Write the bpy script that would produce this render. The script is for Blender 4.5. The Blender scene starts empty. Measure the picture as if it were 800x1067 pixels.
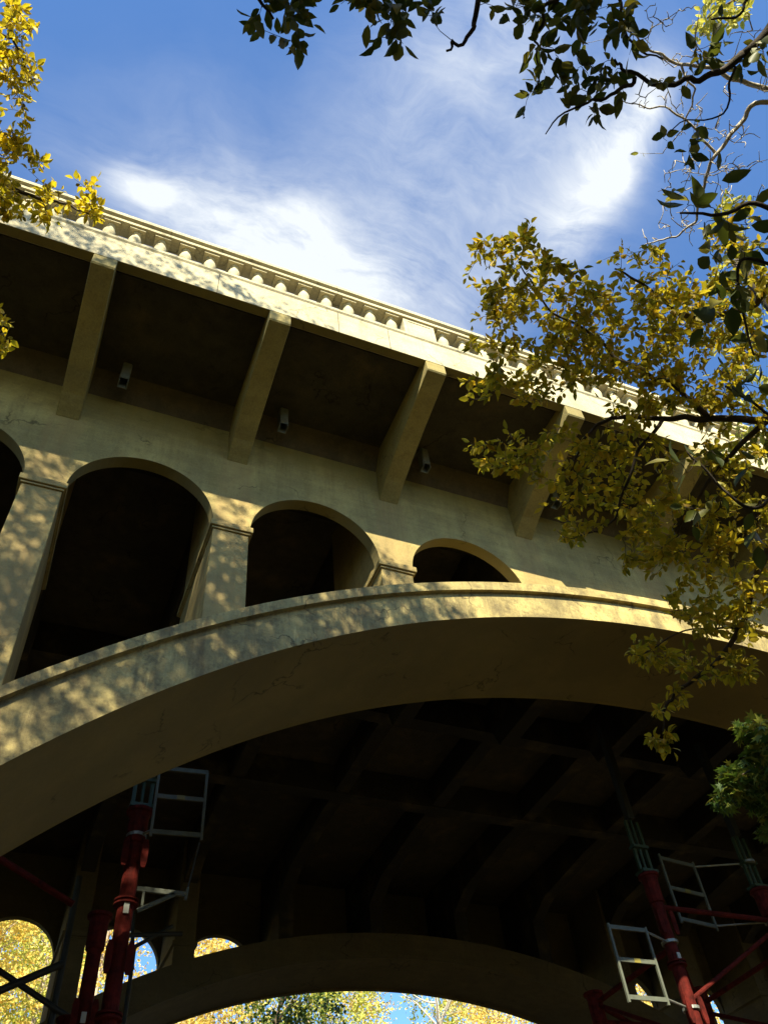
import bpy, bmesh, math, random
import numpy as np
from mathutils import Vector, Matrix

C = bpy.data.collections.new('place'); bpy.context.scene.collection.children.link(C)
scn = bpy.context.scene
R = math.radians

# ------------------------------------------------------------------ camera
CAM = np.array([0.0, -9.9536, 1.6])
RT = np.array([0.92290693, -0.37693314, -0.0785124])
UP = np.array([-0.2400081, -0.7226645, 0.64819144])
FW = np.array([0.30106296, 0.57937676, 0.75741908])
FPX = 881.84
cd = bpy.data.cameras.new('camera'); cam = bpy.data.objects.new('camera', cd); C.objects.link(cam)
cd.sensor_fit = 'VERTICAL'; cd.sensor_height = 36.0; cd.lens = FPX/1067*36
cd.clip_start = 0.05; cd.clip_end = 2000
M4 = Matrix(((RT[0], UP[0], -FW[0], CAM[0]), (RT[1], UP[1], -FW[1], CAM[1]), (RT[2], UP[2], -FW[2], CAM[2]), (0, 0, 0, 1)))
cam.matrix_world = M4
scn.camera = cam

def ray(u, v):
    d = FW*FPX + RT*(u-400) - UP*(v-533.5)
    return d/np.linalg.norm(d)
def at(u, v, d):
    """the point seen at (u, v) in the photograph, d metres away"""
    return CAM + ray(u, v)*d
def aty(u, v, y):
    d = ray(u, v); return CAM + d*((y-CAM[1])/d[1])

# ------------------------------------------------------------------ sun and sky
SUN_EL, SUN_AZ = 39.1, 21.0          # azimuth: degrees left of the facade's normal
sx, sy = -math.sin(R(SUN_AZ)), -math.cos(R(SUN_AZ))
sdir = Vector((sx*math.cos(R(SUN_EL)), sy*math.cos(R(SUN_EL)), math.sin(R(SUN_EL))))
sl = bpy.data.lights.new('sun', 'SUN'); so = bpy.data.objects.new('sun', sl); C.objects.link(so)
so.rotation_euler = sdir.to_track_quat('Z', 'Y').to_euler()
sl.energy = 5.0; sl.angle = R(0.42); sl.color = (1.0, 0.92, 0.66)

w = bpy.data.worlds.new('World'); scn.world = w; w.use_nodes = True
nt = w.node_tree; nt.nodes.clear()
def N(t, **k):
    n = nt.nodes.new(t)
    for a, b in k.items(): setattr(n, a, b)
    return n
def L(a, b): nt.links.new(a, b)
def math_(op, a, b=None, c=None, clamp=False):
    n = N('ShaderNodeMath', operation=op); n.use_clamp = clamp
    for i, x in enumerate((a, b, c)):
        if x is None: continue
        if isinstance(x, (int, float)): n.inputs[i].default_value = x
        else: L(x, n.inputs[i])
    return n.outputs[0]
sky = N('ShaderNodeTexSky'); sky.sky_type = 'NISHITA'; sky.sun_disc = False
sky.sun_elevation = R(SUN_EL); sky.sun_rotation = math.atan2(sx, sy)
sky.air_density = 1.0; sky.dust_density = 0.3; sky.ozone_density = 1.5
tc = N('ShaderNodeTexCoord'); sp = N('ShaderNodeSeparateXYZ'); L(tc.outputs['Generated'], sp.inputs[0])
zz = math_('MAXIMUM', sp.outputs[2], 0.05)
px_ = math_('DIVIDE', sp.outputs[0], zz); py_ = math_('DIVIDE', sp.outputs[1], zz)
cv = N('ShaderNodeCombineXYZ'); L(px_, cv.inputs[0]); L(py_, cv.inputs[1])
nz = N('ShaderNodeTexNoise'); nz.inputs['Scale'].default_value = 3.2; nz.inputs['Detail'].default_value = 5
L(cv.outputs[0], nz.inputs['Vector'])
wv = N('ShaderNodeVectorMath', operation='SUBTRACT'); L(nz.outputs['Color'], wv.inputs[0]); wv.inputs[1].default_value = (.5, .5, .5)
ws = N('ShaderNodeVectorMath', operation='SCALE'); L(wv.outputs[0], ws.inputs[0]); ws.inputs['Scale'].default_value = .22
wa = N('ShaderNodeVectorMath', operation='ADD'); L(cv.outputs[0], wa.inputs[0]); L(ws.outputs[0], wa.inputs[1])
wsp = N('ShaderNodeSeparateXYZ'); L(wa.outputs[0], wsp.inputs[0])
def plane(u, v):
    d = ray(u, v); return np.array([d[0]/d[2], d[1]/d[2]])
ws2 = N('ShaderNodeVectorMath', operation='SCALE'); L(wv.outputs[0], ws2.inputs[0]); ws2.inputs['Scale'].default_value = .09
wa2 = N('ShaderNodeVectorMath', operation='ADD'); L(cv.outputs[0], wa2.inputs[0]); L(ws2.outputs[0], wa2.inputs[1])
wsp2 = N('ShaderNodeSeparateXYZ'); L(wa2.outputs[0], wsp2.inputs[0])
def wisp(a, b, wid, strength, tight=False):
    """one long cloud between two points of the cloud deck"""
    A, B = plane(*a), plane(*b); c = (A+B)/2; h = np.linalg.norm(B-A)/2; e = (B-A)/(2*h); W_ = wsp2 if tight else wsp
    dx = math_('SUBTRACT', W_.outputs[0], float(c[0])); dy = math_('SUBTRACT', W_.outputs[1], float(c[1]))
    s = math_('DIVIDE', math_('ADD', math_('MULTIPLY', dx, float(e[0])), math_('MULTIPLY', dy, float(e[1]))), float(h))
    t = math_('DIVIDE', math_('SUBTRACT', math_('MULTIPLY', dy, float(e[0])), math_('MULTIPLY', dx, float(e[1]))), wid)
    q = math_('ADD', math_('POWER', math_('ABSOLUTE', s), 4.0 if tight else 2.0), math_('POWER', math_('ABSOLUTE', t), 2.0))
    g = math_('EXPONENT', math_('MULTIPLY', q, -1.0))
    return math_('MULTIPLY', g, strength)
parts_ = [wisp((700, 60), (575, 270), .036, .80, True), wisp((640, 110), (540, 290), .055, .34, True), wisp((500, 0), (400, 140), .085, .50), wisp((130, 180), (410, 330), .10, 1.15),
          wisp((420, 120), (560, 300), .20, .52), wisp((690, 95), (640, 190), .022, .55, True), wisp((570, 20), (480, 70), .09, .28), wisp((250, 215), (430, 300), .05, .45), wisp((110, 170), (170, 215), .03, .5, True), wisp((150, 150), (190, 230), .03, .3)]
cl = parts_[0]
for q in parts_[1:]: cl = math_('ADD', cl, q)
mp = N('ShaderNodeMapping'); mp.inputs['Rotation'].default_value = (0, 0, 1.05); mp.inputs['Scale'].default_value = (2.0, 7.5, 1)
L(wa.outputs[0], mp.inputs['Vector'])
n2 = N('ShaderNodeTexNoise'); n2.inputs['Scale'].default_value = 1.6; n2.inputs['Detail'].default_value = 8; n2.inputs['Roughness'].default_value = .66; n2.inputs['Distortion'].default_value = .25
L(mp.outputs[0], n2.inputs['Vector'])
n3 = N('ShaderNodeTexNoise'); n3.inputs['Scale'].default_value = 9.0; n3.inputs['Detail'].default_value = 8; n3.inputs['Roughness'].default_value = .62; L(wa.outputs[0], n3.inputs['Vector'])
fm = math_('ADD', math_('MULTIPLY', n2.outputs[0], 2.0), math_('MULTIPLY', n3.outputs[0], 1.3))
fm = math_('SUBTRACT', fm, .95)
cm = math_('MULTIPLY', cl, fm, clamp=True)
mixc = N('ShaderNodeMixRGB'); L(cm, mixc.inputs[0]); 
tint = N('ShaderNodeMixRGB', blend_type='MULTIPLY'); tint.inputs[0].default_value = 1; L(sky.outputs[0], tint.inputs[1]); tint.inputs[2].default_value = (.56, .81, 1.06, 1)
L(tint.outputs[0], mixc.inputs[1]); mixc.inputs[2].default_value = (3.35, 3.55, 3.75, 1)
bg = N('ShaderNodeBackground'); bg.inputs['Strength'].default_value = .11; L(mixc.outputs[0], bg.inputs['Color'])
wo = N('ShaderNodeOutputWorld'); L(bg.outputs[0], wo.inputs[0])

scn.view_settings.view_transform = 'Standard'; scn.view_settings.look = 'None'
scn.view_settings.gamma = 1; scn.view_settings.use_curve_mapping = False
scn.view_settings.exposure = 1.35
scn.render.engine = 'CYCLES'
scn.cycles.max_bounces = 6; scn.cycles.diffuse_bounces = 4; scn.cycles.transmission_bounces = 4; scn.cycles.transparent_max_bounces = 6

# ------------------------------------------------------------------ materials
class Mat:
    def __init__(s, name):
        s.m = bpy.data.materials.new(name); s.m.use_nodes = True; s.t = s.m.node_tree; s.t.nodes.clear()
        s.out = s.n('ShaderNodeOutputMaterial'); s.b = s.n('ShaderNodeBsdfPrincipled'); s.l(s.b.outputs[0], s.out.inputs[0])
    def n(s, t, **k):
        x = s.t.nodes.new(t)
        for a, b in k.items(): setattr(x, a, b)
        return x
    def l(s, a, b): s.t.links.new(a, b)
    def noise(s, scale, detail=6, rough=.6, stretch=None, coord='Object'):
        tcn = s.n('ShaderNodeTexCoord'); v = tcn.outputs[coord]
        if stretch:
            m = s.n('ShaderNodeMapping'); m.inputs['Scale'].default_value = stretch; s.l(v, m.inputs[0]); v = m.outputs[0]
        x = s.n('ShaderNodeTexNoise'); x.inputs['Scale'].default_value = scale; x.inputs['Detail'].default_value = detail; x.inputs['Roughness'].default_value = rough
        s.l(v, x.inputs['Vector']); return x.outputs[0]
    def ramp(s, f, stops):
        r = s.n('ShaderNodeValToRGB'); e = r.color_ramp.elements
        while len(e) < len(stops): e.new(.5)
        for i, (p, c) in enumerate(stops):
            e[i].position = p; e[i].color = (c, c, c, 1) if isinstance(c, (int, float)) else (*c, 1)
        s.l(f, r.inputs[0]); return r.outputs[0]
    def mix(s, f, a, b, mode='MIX'):
        m = s.n('ShaderNodeMixRGB', blend_type=mode)
        for i, x in enumerate((f, a, b)):
            if isinstance(x, (int, float)): m.inputs[i].default_value = x
            elif isinstance(x, tuple): m.inputs[i].default_value = (*x, 1)
            else: s.l(x, m.inputs[i])
        return m.outputs[0]
    def bump(s, h, strength, dist):
        b = s.n('ShaderNodeBump'); b.inputs['Strength'].default_value = strength; b.inputs['Distance'].default_value = dist
        s.l(h, b.inputs['Height']); s.l(b.outputs[0], s.b.inputs['Normal'])

def concrete(name, base, dark, stain=.5, streak=.5, warm=(.30, .22, .09), warmth=.3, bmp=.55, board=.4, stained=False):
    k = Mat(name)
    big = k.noise(.55, 5, .6); mid = k.noise(2.6, 8, .68); fine = k.noise(28, 6, .7)
    run = k.noise(1.0, 7, .7, stretch=(3.2, 3.2, .35))
    brd = k.noise(1.0, 3, .5, stretch=(.4, 2.0, 9.0))
    c = k.mix(k.ramp(big, [(.38, 0), (.60, 1)]), base, tuple(x*(.62 if stain > .55 and board > .2 else .78)*y for x, y in zip(base, (1.0, 1.02, 1.08))))
    c = k.mix(k.mix(1.0, k.ramp(mid, [(.46, 0), (.66, 1)]), (stain,)*3, 'MULTIPLY'), c, dark)
    c = k.mix(k.mix(1.0, k.ramp(run, [(.48, 0), (.70, 1)]), (streak,)*3, 'MULTIPLY'), c, tuple(x*.8 for x in dark))
    c = k.mix(k.mix(1.0, k.ramp(k.noise(1.1, 6, .6), [(.5, 0), (.72, 1)]), (warmth,)*3, 'MULTIPLY'), c, warm)
    c = k.mix(board, c, k.ramp(brd, [(.3, .62), (.7, 1.0)]), 'MULTIPLY')
    # pale lime runs, dark damp patches and hairline cracks
    lime = k.ramp(k.noise(1.0, 8, .75, stretch=(5.0, 5.0, .5)), [(.60, 0), (.72, 1)])
    c = k.mix(k.mix(1.0, lime, (streak*.55,)*3, 'MULTIPLY'), c, tuple(min(.75, x*1.35+.04) for x in base))
    tcn = k.n('ShaderNodeTexCoord'); wn = k.n('ShaderNodeTexNoise'); wn.inputs['Scale'].default_value = 2.2; wn.inputs['Detail'].default_value = 6; k.l(tcn.outputs['Object'], wn.inputs['Vector'])
    wm = k.n('ShaderNodeVectorMath', operation='MULTIPLY_ADD'); k.l(wn.outputs['Color'], wm.inputs[0]); wm.inputs[1].default_value = (.9, .9, .9); k.l(tcn.outputs['Object'], wm.inputs[2])
    vo = k.n('ShaderNodeTexVoronoi'); vo.feature = 'DISTANCE_TO_EDGE'; vo.inputs['Scale'].default_value = .55; k.l(wm.outputs[0], vo.inputs['Vector'])
    crk = k.ramp(vo.outputs['Distance'], [(0, 1), (.006, .8), (.012, 0)])
    msk = k.ramp(k.noise(.8, 3, .5), [(.52, 0), (.60, 1)])
    c = k.mix(k.mix(1.0, k.mix(1.0, crk, msk, 'MULTIPLY'), (.75,)*3, 'MULTIPLY'), c, tuple(x*.25 for x in dark))
    blot = k.ramp(k.noise(4.5, 9, .75), [(.56, 0), (.60, 1)])
    c = k.mix(k.mix(1.0, blot, (stain*.45,)*3, 'MULTIPLY'), c, tuple(x*.6 for x in dark))
    c = k.mix(.6 if board > .2 else .25, c, k.ramp(fine, [(.3, .6), (.6, 1.0)]), 'MULTIPLY')
    pit = k.ramp(k.noise(9, 2, .5), [(.0, 0), (.22, 0), (.27, 1)])
    c = k.mix(.7, c, k.mix(.8, pit, (1.0, 1.0, 1.0)), 'MULTIPLY')
    if stained:
        # water-stained strips under each bracket and mossy staining along the top of the wall
        sx_ = k.n('ShaderNodeSeparateXYZ'); k.l(tcn.outputs['Object'], sx_.inputs[0])
        def mt(op, a, b=None, cl_=False):
            m = k.n('ShaderNodeMath', operation=op); m.use_clamp = cl_
            for i, q in enumerate((a, b)):
                if q is None: continue
                if isinstance(q, (int, float)): m.inputs[i].default_value = q
                else: k.l(q, m.inputs[i])
            return m.outputs[0]
        nn_ = mt('MULTIPLY', mt('SUBTRACT', k.noise(3, 5, .6), .5), .35)
        fx = mt('FRACT', mt('ADD', mt('DIVIDE', mt('ADD', sx_.outputs[0], 1.1), 3.2), .5))
        ax = mt('ADD', mt('MULTIPLY', mt('ABSOLUTE', mt('SUBTRACT', fx, .5)), 3.2), nn_)
        strip = mt('MULTIPLY', mt('SUBTRACT', 1.0, mt('MULTIPLY', mt('SUBTRACT', ax, .26), 9.0, True), True), mt('MULTIPLY', mt('SUBTRACT', 15.1, sx_.outputs[2]), 6.0, True))
        inner = k.ramp(k.noise(1.0, 6, .7, stretch=(7, 7, .4)), [(.3, .25), (.7, 1)])
        c = k.mix(k.mix(1.0, k.mix(1.0, strip, inner, 'MULTIPLY'), (.62,)*3, 'MULTIPLY'), c, (.30, .195, .075))
        top = mt('MULTIPLY', mt('ADD', mt('SUBTRACT', sx_.outputs[2], 15.15), mt('MULTIPLY', nn_, 2.5)), 1.6, True)
        c = k.mix(k.mix(1.0, top, (.62,)*3, 'MULTIPLY'), c, (.20, .155, .035))
    k.l(c, k.b.inputs['Base Color']); k.b.inputs['Roughness'].default_value = .88
    h = k.mix(.45, k.noise(6, 9, .7), fine) if board > .2 else fine; k.bump(h, bmp, .03 if board > .2 else .006)
    return k.m
MC_wall = concrete('wall_concrete', (.51, .39, .14), (.27, .20, .07), .6, .65, stained=True)
MC_ring = concrete('ring_concrete', (.57, .44, .165), (.16, .12, .055), .85, .8)
MC_soff_shade = concrete('soffit_concrete_shaded', (.25, .20, .075), (.20, .16, .056), .14, .12, warmth=.08, bmp=.07, board=.08)  # undersides: darker than the ring, their shade put into the base colour
MC_slab_shade = concrete('slab_concrete_shaded', (.085, .07, .045), (.04, .033, .022), .6, .4)  # shade under the deck painted in as a very dark base
MC_brk = concrete('bracket_concrete', (.38, .30, .10), (.25, .19, .06), .5, .35)
MC_fas = concrete('fascia_concrete', (.68, .59, .37), (.40, .34, .21), .4, .45)
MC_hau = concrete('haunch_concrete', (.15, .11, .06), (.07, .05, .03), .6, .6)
MC_rail = concrete('rail_concrete', (.72, .62, .38), (.5, .42, .24), .3, .3)
MC_int_shade = concrete('interior_concrete_shaded', (.14, .11, .055), (.09, .07, .036), .5, .3)  # far-side concrete, base darkened to carry the shade beneath the deck
MC_beam_shade = concrete('beam_concrete_shaded', (.030, .025, .016), (.021, .017, .011), .5, .3)  # near-black base: the gloom between the ribs painted into the beams

def plain(name, col, rough=.6, metal=0, var=.35, sc=6, bump=.15):
    k = Mat(name); n_ = k.noise(sc, 6, .65)
    c = k.mix(k.ramp(n_, [(.35, 0), (.7, 1)]), tuple(col), tuple(x*(1-var) for x in col))
    k.l(c, k.b.inputs['Base Color']); k.b.inputs['Roughness'].default_value = rough; k.b.inputs['Metallic'].default_value = metal
    k.bump(k.noise(sc*6, 4, .6), bump, .01)
    return k.m
M_red = plain('red_paint', (.115, .012, .008), .85, 0, .75, 7)
M_red.node_tree.nodes['Principled BSDF'].inputs['Specular IOR Level'].default_value = .15
M_green = plain('green_paint', (.03, .06, .03), .5, 0, .4)
M_alu = plain('dull_aluminium', (.11, .12, .09), .6, .0, .3)
M_galv = plain('galvanised_steel', (.30, .31, .28), .5, .5, .4)
M_dark = plain('dark_steel', (.035, .035, .03), .6, .3, .3)
M_label = plain('white_sticker', (.4, .4, .36), .5, 0, .1)
M_yel = plain('yellow_tape', (.22, .18, .03), .5, 0, .2)
M_asph = plain('asphalt', (.05, .05, .05), .9)
M_crack = plain('joint_sealant', (.05, .045, .035), .9)
M_litter = None

def bark(name, a, b, scale=14):
    k = Mat(name)
    n_ = k.noise(scale, 8, .7, stretch=(1, 1, .3))
    k.l(k.mix(k.ramp(n_, [(.35, 0), (.65, 1)]), a, b), k.b.inputs['Base Color']); k.b.inputs['Roughness'].default_value = .9
    k.bump(n_, .6, .02); return k.m
M_bark = bark('dark_bark', (.075, .055, .04), (.03, .022, .016))
M_pale = bark('pale_bark', (.62, .56, .46), (.34, .29, .23), 30)
M_brown = bark('brown_bark', (.16, .11, .07), (.07, .05, .035))
M_birch = bark('birch_bark', (.62, .50, .38), (.25, .19, .14), 6)

def leaf_mat(name, stops, trans=.45, rough=.5, spots=.25):
    k = Mat(name)
    a = k.n('ShaderNodeAttribute'); a.attribute_name = 'leafvar'
    c = k.ramp(a.outputs['Fac'], stops)
    sp_ = k.ramp(k.noise(55, 5, .7), [(.55, 0), (.68, 1)])
    c = k.mix(k.mix(1.0, sp_, (spots,)*3, 'MULTIPLY'), c, (.10, .05, .02))
    k.l(c, k.b.inputs['Base Color']); k.b.inputs['Roughness'].default_value = rough
    k.b.inputs['Specular IOR Level'].default_value = .3
    t = k.n('ShaderNodeBsdfTranslucent'); k.l(k.mix(.5, c, (1.0, .95, .35), 'MULTIPLY'), t.inputs[0])
    m = k.n('ShaderNodeMixShader'); m.inputs[0].default_value = trans
    k.l(k.b.outputs[0], m.inputs[1]); k.l(t.outputs[0], m.inputs[2]); k.l(m.outputs[0], k.out.inputs[0])
    return k.m
ML_gold = leaf_mat('golden_leaves', [(0, (.20, .16, .02)), (.35, (.58, .50, .03)), (.7, (.74, .60, .03)), (1, (.70, .50, .03))])
ML_olive = leaf_mat('olive_yellow_leaves', [(0, (.20, .21, .025)), (.3, (.44, .38, .03)), (.8, (.60, .48, .035)), (1, (.60, .38, .03))], .56)
ML_dark = leaf_mat('dark_green_leaves', [(0, (.05, .07, .015)), (.6, (.11, .13, .022)), (1, (.26, .22, .035))], .38)
ML_green = leaf_mat('green_leaves', [(0, (.05, .10, .02)), (.6, (.11, .18, .03)), (1, (.28, .26, .04))], .4)
ML_lime = leaf_mat('pale_yellow_leaves', [(0, (.45, .45, .08)), (1, (.65, .60, .14))], .4)
ML_bgy = leaf_mat('far_golden_leaves', [(0, (.66, .58, .16)), (.5, (.84, .68, .18)), (1, (.80, .52, .12))], .4, .6, 0)
ML_bgo = leaf_mat('far_orange_leaves', [(0, (.70, .50, .12)), (.5, (.82, .60, .16)), (1, (.86, .74, .28))], .4, .6, 0)
ML_bgl = leaf_mat('far_lime_leaves', [(0, (.30, .36, .06)), (.5, (.62, .60, .12)), (1, (.78, .70, .18))], .4, .6, 0)

# ------------------------------------------------------------------ helpers
class MB:
    def __init__(s): s.v = []; s.f = []; s.n = 0
    def add(s, v, f):
        v = np.asarray(v, float).reshape(-1, 3); s.v.append(v); s.f += [tuple(int(i)+s.n for i in q) for q in f]; s.n += len(v); return s
    def box(s, x0, x1, y0, y1, z0, z1):
        v = [(x, y, z) for z in (z0, z1) for y in (y0, y1) for x in (x0, x1)]
        return s.add(v, [(0, 2, 3, 1), (4, 5, 7, 6), (0, 1, 5, 4), (2, 6, 7, 3), (0, 4, 6, 2), (1, 3, 7, 5)])
    def prism(s, poly, axis, a, b):
        """poly: list of 2D points, extruded along an axis from a to b"""
        n = len(poly)
        def P(p, t): return {'x': (t, p[0], p[1]), 'y': (p[0], t, p[1])}[axis]
        v = [P(p, a) for p in poly]+[P(p, b) for p in poly]
        return s.add(v, [tuple(range(n)), tuple(range(2*n-1, n-1, -1))]+[(i, i+n, (i+1) % n+n, (i+1) % n) for i in range(n)])
    def bar(s, a, b, r, n=10, r2=None):
        return s.tube([a, b], [r, r if r2 is None else r2], n)
    def beam(s, a, b, wd, ht, up=(0, 0, 1)):
        a = np.array(a, float); b = np.array(b, float); d = b-a; d /= np.linalg.norm(d)
        q = np.cross(d, up); q /= np.linalg.norm(q); u = np.cross(q, d)
        v = [p+q*i*wd/2+u*j*ht/2 for p in (a, b) for i, j in ((-1, -1), (1, -1), (1, 1), (-1, 1))]
        return s.add(v, [(0, 1, 2, 3), (7, 6, 5, 4)]+[(i, i+4, (i+1) % 4+4, (i+1) % 4) for i in range(4)])
    def tube(s, pts, rad, n=6):
        pts = np.asarray(pts, float); rad = np.asarray(rad, float); k = len(pts)
        t = np.gradient(pts, axis=0); t /= np.linalg.norm(t, axis=1)[:, None]+1e-9
        ref = np.array([0, 0, 1.]) if abs(t[0][2]) < .9 else np.array([1., 0, 0])
        ang = np.arange(n)*2*np.pi/n; v = []
        q = np.cross(t[0], ref); q /= np.linalg.norm(q)
        for i in range(k):
            q = q-t[i]*(q@t[i]); q /= np.linalg.norm(q)+1e-9; u = np.cross(t[i], q)
            v.append(pts[i]+rad[i]*(np.cos(ang)[:, None]*q+np.sin(ang)[:, None]*u))
        f = [(i*n+j, i*n+(j+1) % n, (i+1)*n+(j+1) % n, (i+1)*n+j) for i in range(k-1) for j in range(n)]
        f += [tuple(range(n-1, -1, -1)), tuple((k-1)*n+j for j in range(n))]
        return s.add(np.concatenate(v), f)
    def lathe(s, c, prof, n=20):
        v = []; 
        for r_, z in prof: v += [(c[0]+r_*math.cos(2*math.pi*j/n), c[1]+r_*math.sin(2*math.pi*j/n), c[2]+z) for j in range(n)]
        k = len(prof)
        f = [(i*n+j, i*n+(j+1) % n, (i+1)*n+(j+1) % n, (i+1)*n+j) for i in range(k-1) for j in range(n)]
        f += [tuple(range(n-1, -1, -1)), tuple((k-1)*n+j for j in range(n))]
        return s.add(v, f)
    def build(s, name, mat, parent=None, bevel=0, smooth=False):
        me = bpy.data.meshes.new(name); V = np.concatenate(s.v)
        me.from_pydata([tuple(x) for x in V], [], s.f); me.materials.append(mat)
        if smooth: me.polygons.foreach_set('use_smooth', [True]*len(me.polygons))
        bm = bmesh.new(); bm.from_mesh(me); bmesh.ops.recalc_face_normals(bm, faces=bm.faces); bm.to_mesh(me); bm.free()
        me.update()
        o = bpy.data.objects.new(name, me); C.objects.link(o)
        if parent is not None:
            o.parent = parent
            p = parent; off = Vector((0, 0, 0))
            while p is not None: off += p.location; p = p.parent
            o.location = -off
        if bevel:
            b = o.modifiers.new('bevel', 'BEVEL'); b.width = bevel; b.segments = 2; b.limit_method = 'ANGLE'; b.angle_limit = R(40)
        return o
def empty(name, loc, label, cat, group=None):
    o = bpy.data.objects.new(name, None); C.objects.link(o); o.location = loc; o.empty_display_size = .3
    o['label'] = label; o['category'] = cat
    if group: o['group'] = group
    return o

# ------------------------------------------------------------------ ground
random.seed(4); np.random.seed(4)
k = Mat('leaf_litter_ground')
c = k.mix(k.ramp(k.noise(.6, 6, .6), [(.4, 0), (.6, 1)]), (.05, .036, .016), (.028, .024, .010))
c = k.mix(k.ramp(k.noise(14, 4, .7), [(.55, 0), (.62, 1)]), c, (.14, .09, .02))
k.l(c, k.b.inputs['Base Color']); k.b.inputs['Roughness'].default_value = .95; k.bump(k.noise(12, 5, .6), .8, .05)
n_ = 141; xs = np.sinh(np.linspace(-4.2, 4.2, n_))*12; XX, YY = np.meshgrid(xs+10, xs+5)
ZZ = (np.clip((XX-33)/14, 0, 1)**1.5*9+np.clip((-6-XX)/14, 0, 1)**1.5*9)+.25*np.sin(XX*.5)*np.cos(YY*.37)-.15
ZZ = np.where((XX > 40) | (XX < -20), ZZ, ZZ)
g = MB(); g.add(np.stack([XX, YY, ZZ], -1).reshape(-1, 3), [(j*n_+i, j*n_+i+1, (j+1)*n_+i+1, (j+1)*n_+i) for j in range(n_-1) for i in range(n_-1)])
go = g.build('ground', k.m, smooth=True); go['kind'] = 'structure'

# ------------------------------------------------------------------ the bridge
X0, BAY, XC = -1.1, 3.2, 13.3
def bx(b): return X0+BAY*b
def z_ex(x): d = x-XC; return 13.95-.020618*d*d-2.6266e-5*d**4
def z_in(x): d = x-XC; return 13.077-.022172*d*d-3.2699e-5*d**4
XA, XB = XC-38, XC+38           # ends of the deck
YB = 19.07                      # the far face; the far rib is the near one mirrored
bridge = empty('arch_bridge', (XC, YB/2, 0), 'weathered concrete open spandrel arch bridge overhead, with curved brackets and a balustrade', 'bridge')
def my(y, far): return YB-y if far else y

def rib(far):
    xs = np.linspace(XC-20.6, XC+20.6, 129)
    sec = lambda x: [(-.2, z_ex(x)-.107), (-.2, z_ex(x)-.315), (-.1, z_ex(x)-.318), (-.1, z_in(x)), (.07, z_in(x)), (.10, z_in(x)+.045), (2.50, z_in(x)+.045), (2.57, z_in(x)+.02), (2.57, z_ex(x)-.05)]
    v = []; 
    for x in xs: v += [(x, my(y, far), z) for y, z in sec(x)]
    n = 9; f = []
    for i in range(len(xs)-1):
        for j in range(n):
            q = (i*n+j, (i+1)*n+j, (i+1)*n+(j+1) % n, i*n+(j+1) % n); f.append(q if not far else q[::-1])
    f += [tuple(range(n)), tuple((len(xs)-1)*n+j for j in range(n))[::-1]]
    return MB().add(v, f)

# ring materials: face weathered, underside painted darker for its shade
def rib_obj(far):
    o = rib(far).build('arch_rib', MC_ring if not far else MC_int_shade, bridge)
    o.data.materials.append(MC_soff_shade if not far else MC_int_shade)
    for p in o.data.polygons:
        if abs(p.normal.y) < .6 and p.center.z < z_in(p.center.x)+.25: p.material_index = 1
    o['label'] = 'far arch rib' if far else 'near arch rib with moulded face'
    return o
rib_obj(False); rib_obj(True)

SPR, OR = 13.10, 1.26           # springing height and radius of the small arches
opens = [i+.5 for i in range(-3, 3)]+[i+.5 for i in range(6, 12)]
def curtain(far):
    xs = set(np.round(np.linspace(bx(-3.2), bx(12.2), 200), 3))
    for o_ in opens:
        c_ = bx(o_)
        for a in np.linspace(0, math.pi, 33): xs.add(round(c_+OR*math.cos(a), 4))
        xs.add(round(c_-OR-.002, 4)); xs.add(round(c_+OR+.002, 4))
    xs = sorted(xs); lo = []
    for x in xs:
        z = z_ex(x)-.12
        for o_ in opens:
            d = abs(x-bx(o_))
            if d <= OR+.0005: z = max(z, SPR+math.sqrt(max(0, OR*OR-d*d))*.985)
        # between openings the curtain ends on the pier's head
        if (x < bx(2.5) or x > bx(6.5)): z = max(z, SPR)
        elif (bx(2.5) <= x <= bx(2.5)+OR+.001): z = max(z, z_ex(x)-.12)
        lo.append(z)
    hi = 16.38; m = MB(); n = len(xs)
    v = []
    for x, z in zip(xs, lo): v += [(x, my(0, far), z), (x, my(.25, far), z), (x, my(.25, far), hi), (x, my(0, far), hi)]
    f = []
    for i in range(n-1):
        for j in range(4):
            q = (i*4+j, (i+1)*4+j, (i+1)*4+(j+1) % 4, i*4+(j+1) % 4); f.append(q if not far else q[::-1])
    f += [(0, 1, 2, 3), ((n-1)*4+3, (n-1)*4+2, (n-1)*4+1, (n-1)*4)]
    return m.add(v, f)
cw = curtain(False).build('spandrel_wall', None or MC_wall, bridge); cf = curtain(True).build('spandrel_wall', MC_int_shade, bridge)
cw.data.materials.append(MC_soff_shade)
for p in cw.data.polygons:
    if abs(p.normal.y) < .5 and p.center.z < 16.3: p.material_index = 1

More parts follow.
